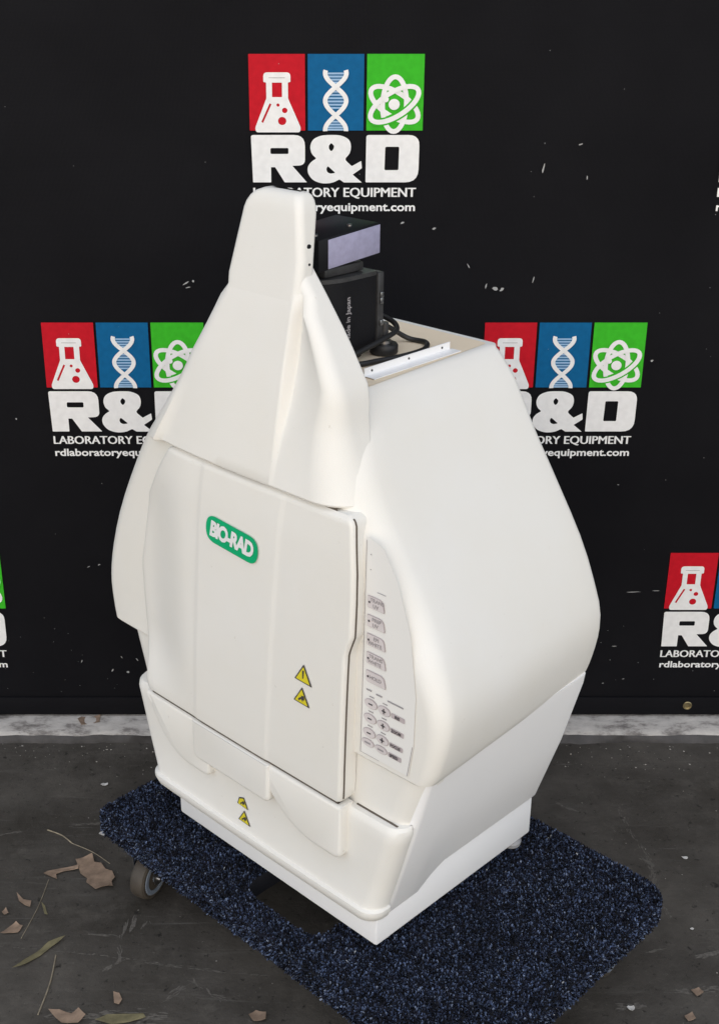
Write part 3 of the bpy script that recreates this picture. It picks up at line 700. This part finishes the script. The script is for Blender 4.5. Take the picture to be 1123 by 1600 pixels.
# ------------------------------------------------------------------ dolly
DX0, DX1, DY0, DY1, DT, DB = -.318, .463, -.098, .402, .146, .113
dol = empty('dolly', (OX, OY, 0), RZ); tag(dol, 'low furniture dolly covered in dark blue carpet under the cabinet', 'dolly')
outer = round_poly([(DX0, DY0, .034), (DX1, DY0, .04), (DX1, DY1, .06), (DX0, DY1, .04)], .05, 8)
HX0, HX1, HY0, HY1 = -.004, .150, -.046, .20
hole = round_poly([(HX0, HY0), (HX1, HY0), (HX1, HY1), (HX0, HY1)], .03, 6)
def slab(name, z0, z1, ins, mat, parent):
    me = fill_mesh([inset(outer, ins), inset(hole, -ins*.5)])
    bm = bmesh.new(); bm.from_mesh(me)
    for q in bm.verts: q.co.z = z0
    bmesh.ops.recalc_face_normals(bm, faces=bm.faces)
    r = bmesh.ops.extrude_face_region(bm, geom=bm.faces[:])
    for g in r['geom']:
        if isinstance(g, bmesh.types.BMVert): g.co.z = z1
    bmesh.ops.recalc_face_normals(bm, faces=bm.faces); bm.to_mesh(me); bm.free(); me.name = name
    return link(name, me, mat, parent)
deck = slab('deck', DB, DT, .004, BACKING, dol)
# pile: tufts over the top and rolled over the edges
import numpy as np
rng = np.random.default_rng(3)
opoly = inset(outer, .004); hpoly = inset(hole, -.002)
def inside(P, x, y):
    c = np.zeros(len(x), bool); m = len(P)
    for i in range(m):
        (xa, ya), (xb, yb) = P[i-1], P[i]
        if ya == yb: continue
        t = ((ya > y) != (yb > y)) & (x < (xb-xa)*(y-ya)/(yb-ya)+xa); c ^= t
    return c
N = 105000
x = rng.uniform(DX0, DX1, N); y = rng.uniform(DY0, DY1, N)
k = inside(opoly, x, y) & ~inside(hpoly, x, y)
# under the plinth only a margin is ever seen
k &= ~((x > -.15) & (x < .19) & (y > .05) & (y < .30))
x, y = x[k], y[k]
P0 = np.stack([x, y, np.full_like(x, DT)], 1); N0 = np.tile([0., 0., 1.], (len(x), 1))
def edge_pts(poly, n, sgn):
    P = np.array(poly); Q = np.roll(P, -1, 0); L = np.linalg.norm(Q-P, axis=1); cum = L.cumsum(); s = rng.uniform(0, cum[-1], n); i = np.searchsorted(cum, s); t = rng.uniform(0, 1, n)
    p = P[i]+(Q[i]-P[i])*t[:, None]; d = (Q[i]-P[i])/L[i][:, None]; nn = np.stack([d[:, 1], -d[:, 0]], 1)*sgn
    return np.c_[p, rng.uniform(DB+.001, DT, n)], np.c_[nn, np.zeros(n)]
area = sum(outer[i][0]*outer[(i+1) % len(outer)][1]-outer[(i+1) % len(outer)][0]*outer[i][1] for i in range(len(outer)))
Pe, Ne = edge_pts(opoly, 24000, 1 if area > 0 else -1)
w_ = ((Pe[:, 2]-DB)/(DT-DB))**3; Ne[:, 2] = w_*.9; Ne /= np.linalg.norm(Ne, axis=1)[:, None]
Pt = np.r_[P0, Pe]; Nt = np.r_[N0, Ne]; n = len(Pt)
T = rng.normal(size=(n, 3)); T -= (T*Nt).sum(1)[:, None]*Nt; T /= np.linalg.norm(T, axis=1)[:, None]; Bn = np.cross(Nt, T)
lean = rng.uniform(.1, 1.1, n)[:, None]; ln = rng.uniform(.0022, .0046, n)[:, None]; wd_ = rng.uniform(.0006, .0012, n)[:, None]
tip = Pt+Nt*ln+T*ln*lean*.7; midp = Pt+Nt*ln*.75+T*ln*lean*.15
V = np.stack([Pt-Bn*wd_-Nt*.001, Pt+Bn*wd_-Nt*.001, midp+Bn*wd_*1.1, midp-Bn*wd_*1.1, tip+Bn*wd_*.8, tip-Bn*wd_*.8], 1).reshape(-1, 3)
b_ = np.arange(n)*6; Fq = np.stack([np.stack([b_, b_+1, b_+2, b_+3], 1), np.stack([b_+3, b_+2, b_+4, b_+5], 1)], 1).reshape(-1, 4)
me = bpy.data.meshes.new('carpet_pile'); me.vertices.add(len(V)); me.vertices.foreach_set('co', V.astype(np.float32).ravel())
me.loops.add(Fq.size); me.loops.foreach_set('vertex_index', Fq.astype(np.int32).ravel())
me.polygons.add(len(Fq)); me.polygons.foreach_set('loop_start', (np.arange(len(Fq))*4).astype(np.int32))
me.update(calc_edges=True); me.validate()
pal = np.array([[.006, .006, .008], [.012, .013, .022], [.025, .032, .058], [.048, .068, .126], [.092, .122, .20], [.15, .18, .25], [.36, .37, .38]])
ci = rng.choice(7, n, p=[.22, .24, .22, .175, .115, .029, .001]); cl = np.array([noise.noise(Vector((p[0]*70, p[1]*70, p[2]*70)))*.55+noise.noise(Vector((p[0]*11, p[1]*11, 3)))*.35 for p in Pt])
cc = pal[ci]*rng.uniform(.75, 1.25, (n, 1))*np.clip(1+cl*1.15, .3, 1.9)[:, None]
at = me.attributes.new('col', 'FLOAT_COLOR', 'POINT'); at.data.foreach_set('color', np.repeat(np.c_[cc, np.ones(n)], 6, 0).astype(np.float32).ravel())
pile = link('carpet_pile', me, PILE, dol); pile['kind'] = 'stuff'
# casters
def caster(cx, cy, ang):
    c = empty('caster', (cx, cy, 0), ang, dol)
    r = .0385; M = Matrix.Translation((.0, 0, r)) @ Matrix.Rotation(math.pi/2, 4, 'X')
    lathe('tyre', [(.025, -.0135), (.034, -.0135), (.0375, -.011), (r, -.006), (r, .006), (.0375, .011), (.034, .0135), (.025, .0135)], TYRE, c, 40, M)
    lathe('wheel_core', [(.006, -.016), (.008, -.0165), (.0085, -.009), (.019, -.008), (.0215, -.0145), (.0285, -.0147), (.030, -.0136), (.0305, -.006), (.0305, .006), (.030, .0136), (.0285, .0147), (.0215, .0145), (.019, .008), (.0085, .009), (.008, .0165), (.006, .016)], HUB, c, 40, M)
    for s in (-1, 1):
        a = round_poly([(-.011, r-.010, .009), (.011, r-.010, .009), (.022, .098, .002), (-.016, .098, .002)], .004)
        v_ = [(x, s*.0185, z) for x, z in a]+[(x, s*.0205, z) for x, z in a]; m = len(a)
        mesh('fork_leg', v_, [tuple(range(m)), tuple(range(m, 2*m))]+[(i, (i+1) % m, m+(i+1) % m, m+i) for i in range(m)], STEEL, c)
    lathe('axle', [(.004, -.024), (.004, .024)], STEEL, c, 14, M)
    box('fork_plate', -.034, .034, -.030, .030, .0985, .112, STEEL, c, .002)
caster(-.236, -.052, math.radians(108)); caster(.395, -.045, math.radians(20)); caster(.395, .335, math.radians(100)); caster(-.25, .335, math.radians(50))

# ------------------------------------------------------------------ litter on the floor
def leaf(name, poly, mat, label, group, curl=.006, lift=.002, axis=None):
    cx = sum(p[0] for p in poly)/len(poly); cy = sum(p[1] for p in poly)/len(poly)
    me = fill_mesh([[(p[0]-cx, p[1]-cy) for p in poly]])
    bm = bmesh.new(); bm.from_mesh(me); bmesh.ops.triangulate(bm, faces=bm.faces[:])
    bmesh.ops.subdivide_edges(bm, edges=bm.edges[:], cuts=2, use_grid_fill=True)
    R = max(math.hypot(p[0]-cx, p[1]-cy) for p in poly); s = random.uniform(0, 50)
    for q in bm.verts: d = q.co.length/R; q.co.z = lift+curl*d*d*(.4+.8*abs(noise.noise(Vector((q.co.x*30+s, q.co.y*30, s)))))+.001*abs(noise.noise(q.co*90))
    bmesh.ops.recalc_face_normals(bm, faces=bm.faces)
    ex = bmesh.ops.extrude_face_region(bm, geom=bm.faces[:])
    for g in ex['geom']:
        if isinstance(g, bmesh.types.BMVert): g.co.z += .0004
    bmesh.ops.recalc_face_normals(bm, faces=bm.faces); bm.to_mesh(me); bm.free(); me.name = name
    o = link(name, me, mat, None, 60); o.location = (cx, cy, .0005); tag(o, label, 'leaf', group); return o
def px(x, y, z=0):
    """a point of the floor given by its bearing, worked out once for the litter's traced outlines"""
    F_ = Vector((0, math.cos(PITCH), -math.sin(PITCH))); U_ = Vector((0, math.sin(PITCH), math.cos(PITCH)))
    d = F_+Vector((1, 0, 0))*((x-505)/1950)-U_*((y-800)/1950); t = (z-1.415)/d.z
    return (d.x*t, d.y*t)
G = 'fallen leaves on the concrete floor'
Z8 = lambda L: [px(x/2.674, 1100+y/2.674) for x, y in L]
leaf('fallen_leaf', Z8([(330, 690), (318, 662), (350, 655), (388, 638), (396, 668), (425, 672), (442, 695), (470, 705), (482, 735), (468, 752), (474, 776), (430, 778), (402, 788), (385, 770), (362, 752), (366, 735), (338, 716)]), LEAFM, 'large lobed brown leaf lying left of the dolly wheel', G, .010)
leaf('fallen_leaf', Z8([(185, 716), (200, 705), (255, 693), (330, 686), (330, 700), (270, 704), (236, 716), (240, 738), (215, 726)]), LEAFM, 'narrow brown leaf touching the left end of the large lobed leaf', G, .005)
leaf('fallen_leaf', Z8([(72, 797), (100, 822), (133, 828), (128, 856), (105, 845), (82, 830)]), LEAFM, 'small pointed brown leaf below the lobed leaf at the left', G)
leaf('fallen_leaf', Z8([(5, 968), (40, 938), (70, 918), (84, 930), (98, 935), (78, 962), (40, 964)]), LEAFM, 'pale wedge shaped leaf near the left edge of the floor', G)
leaf('fallen_leaf', Z8([(55, 1116), (100, 1078), (160, 1040), (205, 1000), (275, 980), (250, 1002), (205, 1030), (170, 1058), (105, 1096)]), LEAFG, 'long slender olive leaf on the floor at lower left', G, .008)
leaf('fallen_leaf', Z8([(176, 838), (190, 850), (202, 890), (188, 884)]), LEAFG, 'tiny olive leaf sliver below the lobed leaf', G)
leaf('fallen_leaf', Z8([(10, 876), (28, 860), (38, 880), (20, 888)]), LEAFM, 'tiny brown leaf scrap at the left edge', G)
leaf('fallen_leaf', Z8([(205, 1290), (250, 1285), (300, 1300), (330, 1280), (360, 1310), (330, 1345), (260, 1340), (225, 1310)]), LEAFM, 'crumpled brown leaf at the bottom edge of the floor left of centre', G, .009)
leaf('fallen_leaf', Z8([(400, 1330), (450, 1305), (520, 1300), (600, 1302), (610, 1320), (540, 1335), (470, 1345)]), LEAFG, 'flat olive brown leaf at the bottom edge beside the crumpled leaf', G, .006)
leaf('fallen_leaf', Z8([(1040, 1310), (1070, 1290), (1112, 1300), (1110, 1330), (1060, 1335)]), LEAFM, 'brown leaf scrap at the bottom edge near the dolly', G, .006)
leaf('fallen_leaf', Z8([(475, 1210), (500, 1215), (512, 1240), (498, 1262), (478, 1255)]), LEAFM, 'small round brown leaf scrap below the wheel', G, .004)
leaf('fallen_leaf', Z8([(330, 110), (345, 96), (400, 92), (425, 90), (420, 118), (385, 122), (345, 130)]), LEAFM, 'curled tan leaf lying against the sill beside the cabinet', G, .012, .02)
def twig(a, b, r, label):
    A, B = Z8([a]), Z8([b]); A, B = A[0], B[0]; m = ((A[0]+B[0])/2+.004, (A[1]+B[1])/2+.002)
    o = tube('straw', [(A[0], A[1], r), (m[0], m[1], r*1.5), (B[0], B[1], r)], r, STRAW, None, 6, 5); tag(o, label, 'straw', 'dry straws on the floor')
twig((200, 528), (300, 582), .0013, 'short pale straw above the large lobed leaf')
twig((300, 582), (460, 668), .0008, 'thin straw running from the short straw towards the wheel')
twig((235, 1052), (160, 1300), .0012, 'long thin straw on the floor at the lower left')
twig((205, 735), (90, 980), .0007, 'fine dark straw slanting past the wedge shaped leaf')
# paint flakes along the sill
def flake(x, y, s, label):
    a = px(x, y); n = 9; P = [(a[0]+s*random.uniform(.6, 1.1)*math.cos(2*math.pi*i/n)*1.5, a[1]+s*random.uniform(.6, 1.1)*math.sin(2*math.pi*i/n)) for i in range(n)]
    o = leaf('paint_flake', P, CHIP, label, 'white paint flakes on the floor', .003, .001); o['category'] = 'flake'
flake(75, 1156, .011, 'largest white paint flake just below the sill at the left')
flake(164, 1227, .005, 'small white paint flake above the left end of the dolly')
flake(163, 1304, .006, 'white paint flake at the left corner of the dolly')
flake(915, 1154, .003, 'white paint flake below the sill at the right of the cabinet')
v = []; f = []
def crumb(X, Y, s):
    o = len(v); n = 5; h = s*random.uniform(.4, .9)
    for i in range(n): a = 2*math.pi*i/n; r = s*random.uniform(.6, 1.2); v.append((X+r*math.cos(a), Y+r*math.sin(a), .0002))
    v.append((X, Y, h))
    for i in range(n): f.append((o+i, o+(i+1) % n, o+n))
for i in range(420):
    X = random.uniform(-.8, .95); q = random.random()
    Y = 2.092-abs(random.gauss(0, .05)) if q < .55 else random.uniform(1.0, 2.09)
    crumb(X, Y, random.choice((.0008, .001, .0012, .0016, .0022)) if q < .55 else random.choice((.0007, .001, .0013)))
cr = mesh('floor_grit', v, f, plain('pale grit', (.34, .32, .29), .8, .4, 300)); tag(cr, 'pale grit and crumbs scattered over the floor', 'grit', kind='stuff')
# right of the dolly: chips and scraps
leaf('fallen_leaf', [px(1078, 1550), px(1090, 1546), px(1098, 1553), px(1088, 1560)], LEAFM, 'small brown leaf scrap on the floor at the lower right', G, .004)
leaf('fallen_leaf', [px(1068, 1590), px(1080, 1584), px(1086, 1594), px(1074, 1599)], LEAFM, 'round brown leaf scrap in the lower right corner', G, .003)
flake(1069, 1342, .004, 'white paint flake on the bare floor right of the dolly')
flake(1080, 1453, .0025, 'tiny white paint flake right of the dolly corner')
flake(985, 1577, .005, 'white paint flake at the bottom edge right of the dolly')
# worn scuffs: pale flat marks strung along the paths where things were dragged
v = []; f = []
def mark(X, Y, a, b, rot):
    o = len(v); n = 8
    for i in range(n):
        t = 2*math.pi*i/n; q = random.uniform(.5, 1.2); x, y = a*q*math.cos(t), b*q*math.sin(t)
        v.append((X+x*math.cos(rot)-y*math.sin(rot), Y+x*math.sin(rot)+y*math.cos(rot), .0003+.0002*random.random()))
    f.append(tuple(range(o, o+n)))
def scuff(pts, n, w, spread):
    P = [Vector(px(*p)) for p in pts]
    for i in range(n):
        t = random.random()*(len(P)-1); k = min(int(t), len(P)-2); u_ = t-k; p = P[k].lerp(P[k+1], u_); d = P[k+1]-P[k]; an = math.atan2(d.y, d.x)
        mark(p.x+random.gauss(0, spread), p.y+random.gauss(0, spread), random.uniform(.5, 1)*w*3.2, random.uniform(.15, .5)*w, an+random.gauss(0, .15))
for pts, n, w, sp in (([(962, 1258), (985, 1300), (1012, 1340), (1022, 1372), (1030, 1410), (1045, 1432)], 130, .0022, .0022), ([(1000, 1340), (1018, 1352), (1020, 1392)], 70, .0026, .0025),
                      ([(870, 1255), (900, 1268)], 22, .003, .002), ([(1010, 1488), (1040, 1482)], 18, .003, .001), ([(1092, 1495), (1123, 1488)], 40, .004, .002), ([(965, 1575), (1005, 1572)], 60, .003, .0025), ([(1060, 1550), (1123, 1545)], 40, .003, .003),
                      ([(110, 1290), (165, 1286)], 26, .003, .0015), ([(0, 1305), (30, 1300)], 14, .003, .001), ([(190, 1465), (200, 1440)], 12, .004, .001), ([(205, 1452), (212, 1434)], 12, .004, .001), ([(222, 1450), (230, 1440)], 10, .003, .001),
                      ([(165, 1515), (190, 1500), (188, 1470)], 30, .003, .002), ([(140, 1460), (180, 1462)], 14, .003, .001), ([(260, 1560), (290, 1540)], 18, .003, .002), ([(80, 1590), (180, 1588), (250, 1590)], 150, .0035, .005), ([(230, 1505), (300, 1515), (420, 1525)], 36, .003, .001),
                      ([(20, 1480), (150, 1492), (300, 1512)], 40, .0022, .001), ([(300, 1530), (330, 1555), (350, 1560)], 18, .003, .002)):
    scuff(pts, n, w, sp)
for i in range(500): mark(random.uniform(-.8, 1.0), random.uniform(.95, 2.09), random.uniform(.0008, .0045), random.uniform(.0003, .0009), random.uniform(0, 3.2))
o = mesh('floor_scuffs', v, f, plain('scuffed concrete', (.118, .107, .094), .8, .3, 200)); tag(o, 'pale scuffs and scratches worn into the concrete floor', 'scuffs', kind='stuff')
